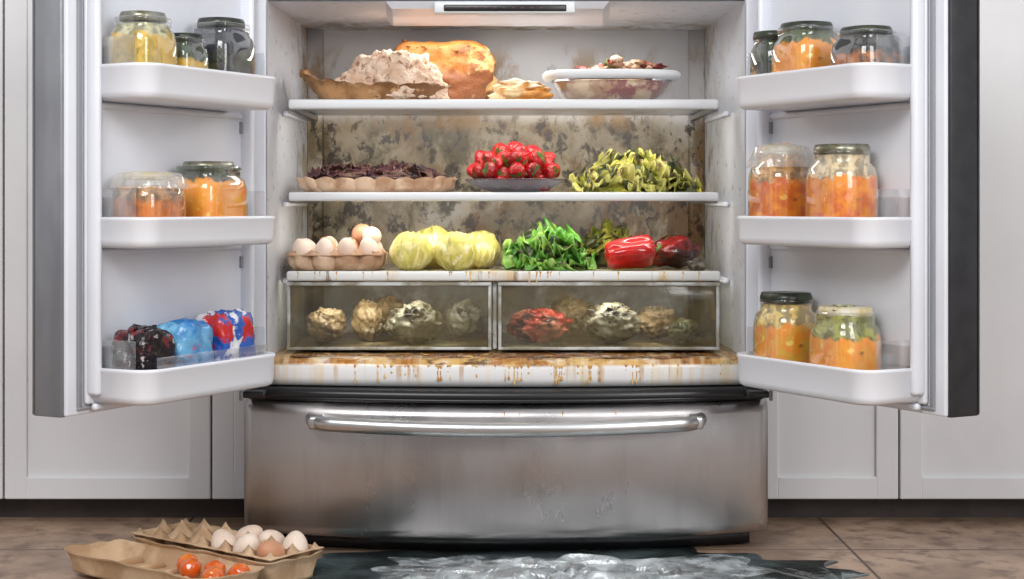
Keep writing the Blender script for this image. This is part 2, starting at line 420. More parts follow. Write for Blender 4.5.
m_endL = M('door_edge_steel', srgb(168, 170, 175), srgb(120, 122, 128), 2, rough=.38, metal=.3, stretch=(1, 1, .3))  # lighter copy of the edge steel, reflected gradient put into its greys
HL = Vector((-.45, -.012, 0)); LEN = .4415; ANG = 117.9
def doorpt(side, a, b, z):
    th = math.radians(ANG); u = Vector((math.cos(th), -math.sin(th), 0)); n = Vector((math.sin(th), math.cos(th), 0))
    p = HL + u * a + n * b; return (p.x * (1 if side < 0 else -1), p.y, z)
def rr(a0, a1, b0, b1, r, ins, z, sg, n=8):
    a0 += ins; a1 -= ins; b1 -= ins; r = max(r - ins, .004); pts = [(a0, b0)]
    for k in range(n + 1):
        t_ = math.pi - math.pi / 2 * k / n; pts.append((a0 + r + r * math.cos(t_), b1 - r + r * math.sin(t_)))
    for k in range(n + 1):
        t_ = math.pi / 2 - math.pi / 2 * k / n; pts.append((a1 - r + r * math.cos(t_), b1 - r + r * math.sin(t_)))
    pts.append((a1, b0)); return [(a, b * sg, z) for a, b in pts]
BINS = [(.758, .812), (.535, .582), (.301, .355)]
m_liner2 = M('bin_plastic', srgb(232, 234, 240), rough=.35)
def door(side):
    sg = 1 if side < 0 else -1
    e = empty('door', (HL.x * (1 if side < 0 else -1), HL.y, 0), -ANG if side < 0 else -(180 - ANG), fr)
    z0, z1 = .283, 1.03
    def b(a0, a1, b0, b1, za, zb, bev=.003):
        lo, hi = sorted((b0 * sg, b1 * sg)); return bx(a0, a1, lo, hi, za, zb, bev)
    one('door_core', b(.004, LEN - .006, -.056, -.0, z0 + .001, z1, .003), m_liner, e)
    one('outer_skin', b(0, LEN, -.066, -.054, z0, z1, .004), m_dsteel if side < 0 else m_shadesteel, e)
    one('end_cap', b(LEN - .01, LEN, -.062, -.006, z0, z1, .002), m_endL if side < 0 else m_shadesteel, e)
    mb = MB()
    for q in ((.004, .013), (LEN - .034, LEN - .025)): mb.add(b(q[0], q[1], 0, .005, z0 + .012, z1 - .01, .002))
    mb.add(b(.004, LEN - .025, 0, .005, z0 + .008, z0 + .014, .002)); mb.build('gasket', m_gasket, e)
    mb = MB()
    mb.add(b(.018, LEN - .038, 0, .011, z0 + .016, z1 - .012, .006))
    mb.add(b(LEN - .052, LEN - .038, .005, .03, z0 + .03, z1 - .015, .006))
    mb.add(b(.018, .030, .005, .034, z0 + .03, z1 - .015, .006))
    for (q0, q1) in BINS:
        mb.add(b(.03, LEN - .05, .004, .016, q0 - .012, q0 - .001, .004))
    mb.build('door_liner', m_liner, e)
    mb = MB()
    for (q0, q1) in BINS:
        mb.add(b(.0295, .034, .010, .016, q1 + .03, q1 + .05, .001)); mb.add(b(.0295, .034, .010, .016, q1 - .09, q1 - .07, .001))
    mb.build('bin_catches', m_gasket, e)
    a0, a1 = .060, LEN - .046
    for (q0, q1) in BINS:
        g = (a0, a1, .011, .120, .034)
        R_ = [rr(*g, .010, q0, sg), rr(*g, .003, q0 + .004, sg), rr(*g, .001, q0 + .012, sg), rr(*g, 0, q1 - .008, sg), rr(*g, -.002, q1 - .005, sg), rr(*g, -.002, q1 - .001, sg), rr(*g, .001, q1, sg),
              rr(*g, .004, q1 - .001, sg), rr(*g, .006, q0 + .01, sg), rr(*g, .008, q0 + .006, sg)]
        one('door_bin', rings(R_), m_liner2, e)
        mb = MB()
        for aa in (a0 + .007, a1 - .009): mb.add(b(aa, aa + .002, .014, .09, q1 - .01, q1 + .042, .001))
        mb.add(b(a0 + .008, a1 - .011, .0125, .014, q1 - .01, q1 + .03, .0005))
        if side < 0 and q0 < .4:
            mb.add(b(a0 + .03, a1 - .03, .1115, .1130, q1 - .02, q1 + .016, .0005))
        mb.build('clear_bin_guard', m_clear, e)
door(-1); door(1)

# ------------------------------------------------------------------ jars in door bins
def content_mat(name, bot, mid, top, h, zs, rough=.25, sc=40):
    t = NT(name); sep = t.node('ShaderNodeSeparateXYZ', {0: t.obj()})
    n = t.noise(sc, detail=6); z = t.math('ADD', sep.outputs[2], t.math('MULTIPLY', t.math('SUBTRACT', t.noise(45, detail=4, off=2), .5), h * .3))
    col = t.mix(t.rng(n, .4, .62), bot, mid)
    col = t.mix(t.rng(t.noise(sc * 1.6, off=9, detail=3), .62, .68), col, tuple(min(1, x * 1.4 + .08) for x in mid))
    col = t.mix(t.rng(t.noise(sc * .9, off=19, detail=5), .62, .72), col, tuple(x * .4 for x in bot))
    col = t.mix(t.rng(z, h * zs - .003, h * zs + .003), col, t.mix(t.rng(t.noise(60, off=7), .42, .58), top, tuple(x * .4 for x in top)))
    return t.bsdf(col, rough, 0, t.noise(60), .6, .004, sss=.1)
def jar(name, side, a, b, bini, r, h, cols, fill=.85, zs=.7, p=2.6, lid=None, lidr=.8, lump=None, neck=.82, sc=40, cover=None, ax=1.08):
    z = BINS[bini][0] + .0065
    rot = (-ANG if side < 0 else -(180 - ANG)) + R.uniform(-1.5, 1.5)
    e = empty(name, doorpt(side, a, b, z), rot)
    sh = h * .80
    prof = [(r * .86, .0), (r * .96, .004), (r, .012), (r, sh * .3), (r, sh * .55), (r * .99, sh * .8), (r * .93, sh * .93), (r * neck, sh), (r * neck, h * .87), (r * (neck + .03), h * .9), (r * neck, h * .93)]
    one('glass_body', loft(prof, 44, p, ax=ax), m_glass, e)
    fz = h * fill; q = []
    for (rr_, zz) in prof:
        if zz < fz: q.append((rr_ * .97, zz * .98 + .002))
    q[0] = (q[0][0], .003); q.append((q[-1][0] * .98, fz)); q.append((q[-1][0] * .6, fz + .003))
    one('contents', loft(q, 44, p, ax=ax, wob=.01, seed=a * 10), content_mat(name + '_food', *cols, h, zs, sc=sc), e)
    if lid:
        L = loft([(r * lidr, h * .88), (r * (lidr + .03), h * .885), (r * (lidr + .03), h * .94), (r * (lidr - .02), h * .985), (r * .2, h * .985)], 44, 2.4, ax=ax)
        one('lid', L, lid, e)
    if lump:
        mb = MB()
        for i in range(9):
            aa = R.uniform(0, 6.28); rad = R.uniform(0, .5) * r
            mb.add(blob(r * R.uniform(.22, .42), r * R.uniform(.2, .4), h * R.uniform(.03, .06), .3, 2.5, R.random() * 50, 3), T(math.cos(aa) * rad, math.sin(aa) * rad, h * .95))
        mb.build('mouldy_top', lump, e)
    if cover:
        one('film_cover', loft([(r * 1.03, h * .76), (r * 1.0, h * .82), (r * .92, h * .9), (r * .84, h * .97), (r * .4, h * 1.0)], 66, 2.6, ax=ax, wob=.22, seed=a * 20, cap0=False), cover, e)
    return e
OR = srgb(250, 156, 24); OR2 = srgb(228, 112, 18); YE = srgb(230, 186, 60); GR = srgb(86, 98, 44); WH = srgb(232, 222, 196); DKC = srgb(34, 26, 20); DGR = srgb(56, 72, 34)
m_lidb = M('black_lid', srgb(30, 32, 30), srgb(54, 62, 44), 30, rough=.3)
m_lidg = M('grey_metal_lid', srgb(170, 172, 160), srgb(120, 115, 90), 24, rough=.3, metal=.7)
m_lidy = M('cream_film', srgb(214, 208, 190), srgb(190, 170, 110), 30, rough=.35, bump=.8, bscale=60)
m_lumpg = M('green_mould', srgb(80, 96, 40), srgb(200, 196, 160), 60, rough=.7, bump=.8)
m_lumpo = M('orange_mould', srgb(224, 140, 50), srgb(236, 226, 206), 50, rough=.6, bump=.8)
m_film = glass('crumpled_film', (.98, .98, .96), .24, (.92, .9, .86), .12)
jar('pickle_jar', -1, .340, .063, 0, .042, .130, (YE, srgb(190, 160, 46), srgb(216, 208, 160)), .84, .72, 4, m_lidg, .74, sc=60)
jar('pickle_jar', -1, .246, .066, 0, .031, .106, (YE, srgb(214, 184, 100), DGR), .84, .6, 4, m_lidb, .8)
jar('dark_preserve_jar', -1, .150, .063, 0, .045, .140, (DKC, DGR, srgb(40, 44, 60)), .86, .6, 4.5, m_lidb, .76)
jar('marmalade_jar', -1, .328, .064, 1, .0470, .110, (srgb(226, 130, 34), srgb(180, 96, 20), srgb(206, 150, 90)), .78, .60, 3.4, m_lidy, .7, cover=m_film)
jar('mango_chutney_jar', -1, .186, .066, 1, .0490, .130, (OR, srgb(252, 172, 48), DGR), .92, .76, 4.2, m_lidg, .72, ax=1.18)
jar('dark_preserve_jar', 1, .100, .063, 0, .033, .124, (DKC, srgb(60, 60, 30), DGR), .86, .55, 2.6, m_lidb, .84)
jar('orange_preserve_jar', 1, .192, .065, 0, .047, .129, (OR, srgb(246, 172, 60), GR), .88, .74, 3.4, m_lidb, .8)
jar('fruit_preserve_jar', 1, .334, .064, 0, .0455, .108, (srgb(204, 124, 54), srgb(100, 56, 32), DKC), .86, .6, 3.6, m_lidb, .76)
jar('marmalade_jar', 1, .128, .066, 1, .0490, .158, (OR2, OR, srgb(232, 176, 110)), .88, .62, 2.5, m_lidy, .62, lump=m_lumpo, neck=.74, cover=m_film)
jar('marmalade_jar', 1, .280, .066, 1, .0490, .155, (OR, OR2, srgb(240, 214, 170)), .90, .66, 2.8, m_lidg, .78, neck=.78)
jar('orange_preserve_jar', 1, .140, .065, 2, .0480, .152, (OR, YE, srgb(240, 206, 120)), .86, .64, 2.6, m_lidb, .78, neck=.78)
jar('pickle_jar', 1, .287, .065, 2, .0480, .137, (OR, srgb(244, 170, 50), srgb(170, 168, 70)), .90, .64, 3, m_lidy, .78, neck=.82, lump=m_lumpg)
def pouch(name, a, b, bini, w, d, h, mat, rz=0, tilt=0, seed=0):
    z = BINS[bini][0] + .0065
    e = empty(name, doorpt(-1, a, b, z), -ANG + 0 + rz)
    v, f = ground(blob(w / 2, d / 2, h / 2, .05, 1.6, seed, 5, amp2=.10, freq2=3.5, p=5.5))
    one('pouch', (v, f), mat, e)
    def seal(u, t_): return ((u - .5) * w * .86, .002 * math.sin(u * 40), h * .95 + t_ * .010 + .003 * math.sin(u * 9 + seed))
    solid(one('top_seal', grid(seal, 20, 3), mat, e), .0012)
pouch('frozen_berry_package', .340, .062, 2, .080, .066, .100, M('pack_dark', srgb(28, 20, 26), srgb(110, 40, 46), 24, .52, .6, rough=.12, c3=srgb(190, 180, 180), s3=60, t3=(.62, .66), bump=.4), 2, seed=1)
pouch('frozen_pea_package', .244, .063, 2, .086, .066, .104, M('pack_blue', srgb(46, 122, 190), srgb(120, 182, 216), 12, rough=.15, c3=srgb(196, 56, 48), s3=14, t3=(.58, .61), bump=.4), -1, seed=5)
pouch('frozen_fruit_package', .140, .063, 2, .092, .066, .112, M('pack_red_blue', srgb(46, 94, 180), srgb(196, 46, 44), 10, .5, .53, rough=.15, c3=srgb(228, 228, 232), s3=14, t3=(.54, .57), bump=.4), 1, seed=9)

# ------------------------------------------------------------------ food
def eggtray(nx, ny, pitch, depth, peak, bord=.006, rs=10, soft=.5):
    W = nx * pitch + 2 * bord; D = ny * pitch + 2 * bord
    def fn(u, v):
        x = u * W - bord; y = v * D - bord; zz = depth
        if 0 <= x <= nx * pitch and 0 <= y <= ny * pitch:
            cx = (min(int(x / pitch), nx - 1) + .5) * pitch; cy = (min(int(y / pitch), ny - 1) + .5) * pitch
            d = math.hypot(x - cx, y - cy) / (pitch / 2)
            s_ = min(1, max(0, (1.02 - d) / soft)); s_ = s_ * s_ * (3 - 2 * s_)
            zz = depth * (1 - s_) + (peak * min(1, (d - 1) / .4) if d > 1 else 0)
        else: zz = depth - .001
        zz += .0015 * noise.noise(Vector((x * 40, y * 40, 1)))
        return (x - nx * pitch / 2, y - ny * pitch / 2, max(zz, .0012))
    return grid(fn, nx * rs + 2, ny * rs + 2)
def egg_vf(r=.0215, n=24):
    pr = []
    for i in range(1, 16):
        a = math.pi * i / 16; z = -math.cos(a) * r * 1.28; rad = math.sin(a) * r * (1 - .14 * (z / (r * 1.28)))
        pr.append((rad, z))
    return loft(pr, n)
Z3, Z2, Z1 = .4812, .6217, .7882
def scalloped(hx, hy, h, nl, seed, amp=.012, flare=.1):
    rs = []; per = 480
    prof = ((.86, .0008), (.90, .003), (.985, h * .4), (1.0, h * .8), (1.03, h), (1.0, h * .98), (.965, h * .75), (.94, h * .4), (.86, .005))
    for (k, z) in prof:
        ring = []
        for j in range(per):
            tt = j / per * 4; sidei = int(tt); f_ = tt - sidei; L = [hx, hy, hx, hy][sidei]
            s_ = (f_ * 2 - 1)
            if sidei == 0: x, y, nx_, ny_ = s_ * hx, -hy, 0, -1
            elif sidei == 1: x, y, nx_, ny_ = hx, s_ * hy, 1, 0
            elif sidei == 2: x, y, nx_, ny_ = -s_ * hx, hy, 0, 1
            else: x, y, nx_, ny_ = -hx, -s_ * hy, -1, 0
            n_ = max(1, round(nl * L / hx)); ph = abs(math.sin(f_ * math.pi * n_)) ** .6
            edge = 1 - abs(s_) ** 10 * .12
            off = (ph - 1) * amp * min(1, z / h + .5)
            x = x * k * edge + nx_ * off; y = y * (1 - (1 - k) * 1.4) * edge + ny_ * off
            zz = z + (z / h) * (.007 * (1 - ph) * (1 if nl < 5 else -.8) + .004 * noise.noise(Vector((x * 30, y * 30, seed))))
            ring.append((x, y, max(zz, .0006)))
        rs.append(ring)
    return rings(rs)
e = empty('egg_carton', (-.308, .15, Z3), 0)
one('outer_shell', scalloped(.0865, .064, .028, 4, 2), m_card2, e)
solid(one('pulp_tray', eggtray(4, 3, .0405, .026, .010), m_card2, e, T(0, 0, .004)), .002)
mb = MB()
for i in range(4):
    for j in range(3):
        up = .034 + R.uniform(0, .004)
        mb.add(egg_vf(.0185), T((i - 1.5) * .0405, (j - 1) * .0405, up) @ RX(R.uniform(-25, 25)) @ RY(R.uniform(-25, 25)), mi=R.choice([0, 0, 1, 0]))
mb.add(egg_vf(.0185), T(.042, .022, .066) @ RX(70) @ RY(20), mi=1)
mb.add(egg_vf(.0175), T(.062, -.012, .062) @ RX(80) @ RY(-10), mi=0)
mb.build('eggs', [m_eggw, m_eggb], e)
e = empty('tray_of_rotten_leaves', (-.237, .19, Z2), -1)
one('pulp_tray', scalloped(.142, .085, .029, 8, 7, amp=.009), m_card2, e)
m_rot = M('rotten_leaves', srgb(58, 28, 36), srgb(92, 62, 50), 30, rough=.35, c3=srgb(26, 14, 16), s3=14, bump=.6)
one('rotten_filling', ground(blob(.122, .066, .022, .12, 3, 4, 5, flat=-.7, amp2=.12, freq2=6)), m_rot, e, T(0, 0, .008))
mb = MB()
for i in range(110):
    mb.add(leaf(R.uniform(.03, .050), R.uniform(.010, .02), R.uniform(.6, 2.0), .3, R.uniform(1.5, 3), .3, R.random() * 9, 8, 6),
           T(R.uniform(-.10, .085), R.uniform(-.045, .06), R.uniform(.034, .048)) @ RZ(R.uniform(0, 360)) @ RX(R.uniform(-30, 30)))
mb.v = [(x, max(y, -.078), max(z, .028) if y < -.06 else z) for x, y, z in mb.v]
solid(mb.build('rotten_leaves', m_rot, e, fixn=False), .0012)
e = empty('tray_of_spoiled_mince', (-.238, .168, Z1), 4)
def krafttray(hx, hy, h, seed, flare=.22, wob=.12):
    rs = []
    for (k, z) in ((.80, .001), (.83, .003), (.93, h * .5), (1.0, h), (1.0 + flare * .3, h * 1.05), (1.0, h * .98), (.91, h * .5), (.81, .005)):
        ring = []
        for j in range(120):
            a = 2 * math.pi * j / 120; c_, s_ = math.cos(a), math.sin(a); kk = (abs(c_) ** 4 + abs(s_) ** 4) ** -.25
            w = 1 + (wob * noise.noise(Vector((c_ * 2.3 + seed, s_ * 2.3, 0)))) * (z / h)
            zz = z * (1 + .28 * noise.noise(Vector((c_ * 4, s_ * 4 + seed, 3))) + .05 * math.sin(a * 31)) * (1 + .75 * max(0, -c_) ** 2)
            ring.append((c_ * kk * hx * k * w * (1 + .04 * max(0, -c_) * z / h), s_ * kk * hy * k * w, zz))
        rs.append(ring)
    return rings(rs)
one('kraft_tray', krafttray(.122, .070, .030, 3), M('scorched_kraft', srgb(182, 138, 92), srgb(128, 86, 50), 16, rough=.6, c3=srgb(206, 168, 120), s3=30, bump=.6), e)
m_mince = M('spoiled_mince', srgb(214, 182, 156), srgb(228, 204, 182), 30, rough=.8, c3=srgb(160, 118, 92), s3=80, t3=(.54, .64), bump=1.0, bscale=200, bdist=.004)
mb = MB()
def moundfn(rx, ry, h, seed, cell=55):
    vs, f = ico(6); out = []
    for c_ in vs:
        hz = max(c_.z, -.05)
        p_ = Vector((c_.x * rx, c_.y * ry, hz * h * (1 - .10 * abs(c_.x))))
        p_.x += .016 * max(0, c_.z)
        vor = noise.voronoi(p_ * cell + Vector((seed, 0, 0)))[0]; vor2 = noise.voronoi(p_ * cell * 2.1 + Vector((seed, 4, 0)))[0]
        d = (.5 - vor[0]) * .008 + (.5 - vor2[0]) * .006 + .026 * noise.noise(p_ * 14 + Vector((seed, 0, 0))) + .008 * noise.noise(p_ * 60)
        out.append(tuple(p_ + c_ * d))
    return out, [list(q) for q in f]
mb.add(moundfn(.106, .060, .094, 2, 75), T(.012, 0, .014))
mb.build('mince_mound', m_mince, e)
e = empty('bread_loaf', (-.120, .325, Z1), -8)
m_bread = M('bread_crust', srgb(186, 120, 56), srgb(122, 68, 26), 10, .42, .56, rough=.5, c3=srgb(222, 176, 112), s3=12, t3=(.54, .62), bump=1, bscale=40, bdist=.006)
one('loaf', ground(blob(.096, .058, .058, .08, 1.8, 4, 5, amp2=.08, freq2=3, p=7)), m_bread, e)
mb = MB()
for i in range(5):
    q = i / 4
    mb.add(blob(.018, .050, .012, .4, 3, i, 4, amp2=.2, freq2=4), T(-.064 + .13 * q, 0, .114 - .006 * q) @ RY(8))
mb.build('crust_ridges', m_bread, e)
e = empty('cream_pastry', (.028, .15, Z1), 0)
m_past = M('pastry_cream', srgb(232, 204, 156), srgb(216, 144, 60), 22, rough=.45, c3=srgb(236, 226, 208), s3=16, bump=.5)
one('pastry', ground(blob(.054, .042, .022, .18, 2.2, 12, 5, flat=-.6, amp2=.1)), m_past, e)
one('cream_topping', blob(.036, .032, .013, .35, 2, 5, 4), M('cream', srgb(236, 222, 196), srgb(200, 150, 92), 26, rough=.4), e, T(.0, 0, .028))
one('dark_fruit', blob(.010, .010, .012, .2, 2, 5, 3), m_rot, e, T(-.045, .02, .012))
e = empty('glass_casserole_dish', (.196, .20, Z1), 0)
m_cas = M('stew', srgb(176, 132, 96), srgb(214, 184, 150), 26, rough=.3, c3=srgb(140, 60, 54), s3=22, t3=(.5, .58), bump=.8)
m_pal = M('pale_food', srgb(206, 182, 150), srgb(150, 90, 70), 30, rough=.5)
m_dk = M('dark_fruit_pieces', srgb(90, 26, 30), srgb(170, 66, 44), 30, rough=.3)
m_grn = M('green_pieces', srgb(110, 120, 56), srgb(70, 76, 40), 30, rough=.4)
one('glass_bowl', loft([(.07, .0), (.082, .003), (.100, .02), (.112, .040), (.114, .044)], 64, 3.2, ay=.72, cap1=False), m_glass, e)
one('stew', loft([(.068, .003), (.080, .006), (.0975, .022), (.108, .039), (.07, .043)], 64, 3.2, ay=.72, wob=.01), m_cas, e)
rim = loft([(.110, .042), (.122, .044), (.127, .048), (.128, .054), (.124, .058), (.114, .058), (.107, .053), (.104, .046)], 72, 3.2, ay=.74, cap0=False, cap1=False)
one('white_rim', rim, m_trimw, e)
mb = MB()
for i in range(46):
    xx = R.uniform(-.07, .09)
    mb.add(blob(R.uniform(.010, .018), R.uniform(.01, .016), R.uniform(.006, .011), .35, 2, i * 3, 3), T(xx, R.uniform(-.04, .05), .050 + R.uniform(0, .022) * (1.3 if xx > .0 else .6)), mi=i % 4)
mb.build('food_topping', [m_cas, m_pal, m_dk, m_grn], e)
def strawberry(r):
    pr = [(.08, 0), (.35, .08), (.62, .32), (.86, .75), (1.0, 1.2), (.98, 1.5), (.78, 1.78), (.4, 1.9), (.1, 1.88)]
    return loft([(a * r, z * r) for a, z in pr], 18)
t = NT('strawberry_skin')
vo = t.node('ShaderNodeTexVoronoi', {'Vector': t.obj(), 'Scale': 210})
seed_f = t.rng(vo.outputs[0], .12, .22, 1, 0)
c = t.mix(t.rng(t.noise(40), .4, .65), srgb(150, 8, 18), srgb(206, 30, 36)); c = t.mix(t.rng(t.noise(30, off=5), .60, .7), c, srgb(84, 18, 18)); c = t.mix(seed_f, c, srgb(214, 150, 80))
m_straw = t.bsdf(c, .28, 0, vo.outputs[0], .6, .003, coat=.2)
m_caly = M('calyx', srgb(80, 120, 44), srgb(50, 84, 30), 50, rough=.6)
e = empty('strawberry_bowl', (.017, .175, Z2), 0)
one('glass_dish', loft([(.04, 0), (.045, .002), (.07, .010), (.09, .022), (.094, .025), (.092, .026), (.088, .023), (.068, .013), (.04, .005)], 56), glass('grey_glass_dish', (.6, .6, .62), .3, (.22, .18, .2)), e)
mb = MB()
layers = [(.013, .066, 12), (.024, .048, 9), (.034, .072, 12), (.046, .056, 9), (.056, .036, 6), (.056, .060, 8), (.068, .030, 5), (.074, .0, 1)]
for (z, rad, n) in layers:
    for i in range(n):
        a = 6.283 * i / n + R.uniform(-.15, .15); r = R.uniform(.0130, .017)
        rad2 = rad * .8 if z < .02 else rad
        tilt = RZ(math.degrees(a)) @ RY(R.uniform(60, 150)) @ RZ(R.uniform(0, 360))
        P = T(math.cos(a) * rad2, math.sin(a) * rad2, z + .008) @ tilt
        mb.add(strawberry(r), P @ T(0, 0, -r))
        for k in range(6):
            mb.add(leaf(r * .9, r * .2, .7, .05, 1, .1, k, 3, 2), P @ T(0, 0, r * .88) @ RZ(60 * k) @ RY(R.uniform(-20, 10)), mi=1)
mb.build('strawberries', [m_straw, m_caly], e)
def heap(name, loc, rx, ry, h, n, L, W, mats, seedv, stem=None, rz=0, core=None):
    rg = random.Random(seedv); e = empty(name, loc, rz); mb = MB()
    for i in range(n):
        a = rg.uniform(0, 6.283); rad = rg.random() ** .6
        z = (1 - rad ** 1.6) * h * rg.uniform(.55, 1.0) + .008
        l = rg.uniform(*L); x, y = rx * rad * math.cos(a) * .8, ry * rad * math.sin(a) * .8
        dr = math.degrees(a) + rg.uniform(-70, 70)
        lf = leaf(l, rg.uniform(*W), rg.uniform(.5, 2.0), rg.uniform(.25, .5), rg.uniform(1.6, 3.4), rg.uniform(-.3, .6), rg.random() * 9, 18, 12)
        Mx = T(x, y, z) @ RZ(dr) @ RX(rg.uniform(-65, 45)) @ RY(rg.uniform(-35, 20)) @ T(-l * .4, 0, 0)
        pts = [Mx @ Vector(p_) for p_ in lf[0]]
        lim = lambda q, m_: math.copysign(m_ + (abs(q) - m_) * .15 if abs(q) > m_ else abs(q), q)
        mb.add(([(lim(p_.x, rx * .97), lim(p_.y, ry), max(p_.z, .0015)) for p_ in pts], lf[1]), mi=rg.randrange(len(mats)))
    o = mb.build('leaves', mats, e, fixn=False); solid(o, .0009)
    if core: one('core', blob(rx * .6, ry * .6, h * .46, .2, 2, 1, 4, flat=-.9), core, e, T(0, 0, h * .46))
    return e
m_wilt = M('wilted_yellow_leaf', srgb(178, 172, 70), srgb(126, 134, 46), 26, rough=.45, c3=srgb(72, 58, 26), s3=22, t3=(.54, .62), bump=.5)
m_wilt2 = M('wilted_pale_leaf', srgb(208, 200, 118), srgb(166, 162, 72), 26, rough=.45, c3=srgb(98, 66, 30), s3=26, t3=(.58, .66), bump=.5)
m_green = M('green_leaf', srgb(86, 142, 40), srgb(50, 104, 28), 24, rough=.4, c3=srgb(146, 178, 84), s3=18, t3=(.54, .64), bump=.5)
m_green2 = M('pale_green_leaf', srgb(144, 182, 80), srgb(92, 144, 50), 24, rough=.4, c3=srgb(70, 74, 30), s3=22, t3=(.6, .66), bump=.5)
m_dgreen = M('dark_leaf', srgb(40, 54, 22), srgb(84, 84, 40), 20, rough=.4, bump=.5)
heap('wilted_lettuce', (.240, .185, Z2), .130, .08, .060, 100, (.045, .075), (.020, .036), [m_wilt, m_wilt2, m_wilt, m_wilt2, m_wilt2, m_dgreen], 11, core=m_dgreen)
heap('green_lettuce', (.080, .16, Z3), .088, .065, .060, 56, (.045, .075), (.024, .038), [m_green, m_green2, m_green, m_green2, m_dgreen], 21, core=m_dgreen)
heap('rotten_greens', (.205, .32, Z3), .09, .05, .070, 26, (.04, .07), (.018, .03), [m_dgreen, m_wilt], 31, core=m_dgreen)
def cabbage(name, loc, r, mat, mat2, seed, rot=0):
    rg = random.Random(seed); e = empty(name, loc, rot)
    one('heart', blob(r * .95, r * .95, r * .90, .04, 2, seed, 5, amp2=.08, freq2=4), mat, e, T(0, 0, r * .92))
    mb = MB()
    for i in range(9):
        az = 40 * i + rg.uniform(-14, 14); R0 = r * rg.uniform(.95, 1.02); ph = rg.random() * 9; top = rg.uniform(.7, 1.5)
        def fn(u, v, R0=R0, ph=ph, top=top):
            t_ = v * 2 - 1; lat = -1.35 + u * (1.35 + top); wd = 1.0 * math.sin(math.pi * min(1, .18 + .66 * u))
            ed = max(abs(t_) ** 5, max(0, u - .85) * 4)
            rad = R0 * (1 + .05 * ed + .05 * ed * math.sin(u * 12 + t_ * 7 + ph) + .02 * math.cos(t_ * 12) * (1 - ed) * u + .06 * noise.noise(Vector((u * 4, t_ * 3, ph))) + (.04 if abs(t_) < .12 else 0) * (1 - u))
            lon = t_ * wd / max(.45, math.cos(lat) ** .5 if math.cos(lat) > 0 else .45)
            return (rad * math.cos(lat) * math.cos(lon), rad * math.cos(lat) * math.sin(lon), max(rad * math.sin(lat) * .95, -r * .90))
        mb.add(grid(fn, 22, 16), T(0, 0, r * .92) @ RZ(az) @ RX(rg.uniform(-18, 18)), mi=i % 2)
    mb.v = [(p_[0], p_[1], max(p_[2], .001)) for p_ in mb.v]
    solid(mb.build('wrapper_leaves', [mat, mat2], e, fixn=False), .0015)
    return e
m_cab1 = M('cabbage_yellow', srgb(220, 208, 122), srgb(190, 178, 80), 34, rough=.5, c3=srgb(234, 224, 178), s3=40, t3=(.5, .62), bump=.8, bscale=70)
m_cab2 = M('cabbage_pale', srgb(196, 188, 92), srgb(224, 212, 146), 34, rough=.5, c3=srgb(130, 106, 44), s3=34, t3=(.58, .68), bump=.8, bscale=70)
cabbage('cabbage', (-.172, .125, Z3), .0365, m_cab1, m_cab2, 3)
cabbage('cabbage', (-.092, .125, Z3), .0365, m_cab2, m_cab1, 4, 40)
cabbage('cabbage', (-.138, .22, Z3), .041, m_cab1, m_cab2, 5, 80)
cabbage('cabbage', (-.050, .215, Z3), .037, m_cab2, m_cab1, 6, 10)
e = empty('red_bell_pepper', (.230, .115, Z3), 6)
m_pep = M('red_pepper_skin', srgb(206, 22, 18), srgb(160, 10, 10), 14, rough=.16, coat=.6)
pr = [(.002, .004), (.012, .0), (.020, .003), (.025, .013), (.0265, .03), (.0275, .050), (.0285, .066), (.027, .080), (.020, .0885), (.010, .087), (.004, .082)]
one('pepper_body', loft(pr, 60, 2, lobes=3, lamp=.10, wob=.25, seed=2), m_pep, e, T(-.05, 0, .0275) @ RY(84) @ RZ(30))
one('stem', tube_path([(.030, 0, .03), (.040, 0, .033), (.048, .004, .040), (.052, .008, .046)], [.006, .0035, .003, .004], 10), m_caly, e)
e = empty('rotten_tomato', (.312, .20, Z3), 0)
m_rt = M('rotten_tomato_skin', srgb(118, 18, 14), srgb(44, 18, 16), 12, rough=.25, c3=srgb(24, 16, 14), s3=9, bump=.4)
one('tomato', ground(blob(.046, .04, .030, .1, 2, 6, 5, amp2=.06, freq2=5)), m_rt, e)
mb = MB()
for k in range(5): mb.add(leaf(.022, .005, .8, .1, 1, .2, k, 5, 4), T(0, 0, .062) @ RZ(72 * k))
solid(mb.build('calyx', m_dgreen, e, fixn=False), .001)
e = empty('rotten_fig', (.347, .12, Z3))
one('fig', ground(blob(.017, .018, .012, .15, 2, 3, 4, flat=-.8)), M('fig_skin', srgb(50, 42, 36), srgb(120, 112, 100), 40, rough=.5), e)
m_wrap1 = M('wrapped_rotten_cabbage', srgb(172, 168, 150), srgb(114, 108, 84), 22, rough=.2, c3=srgb(54, 46, 32), s3=30, t3=(.50, .60), bump=.8, coat=.5)
m_wrap2 = M('wrapped_brown_food', srgb(164, 140, 102), srgb(100, 78, 50), 24, rough=.2, c3=srgb(196, 186, 158), s3=34, t3=(.56, .64), bump=.8, coat=.5)
m_meat = M('spoiled_meat', srgb(166, 48, 34), srgb(198, 116, 94), 26, rough=.2, c3=srgb(74, 22, 16), s3=24, t3=(.52, .6), bump=.6, coat=.4)
ZC = .3448
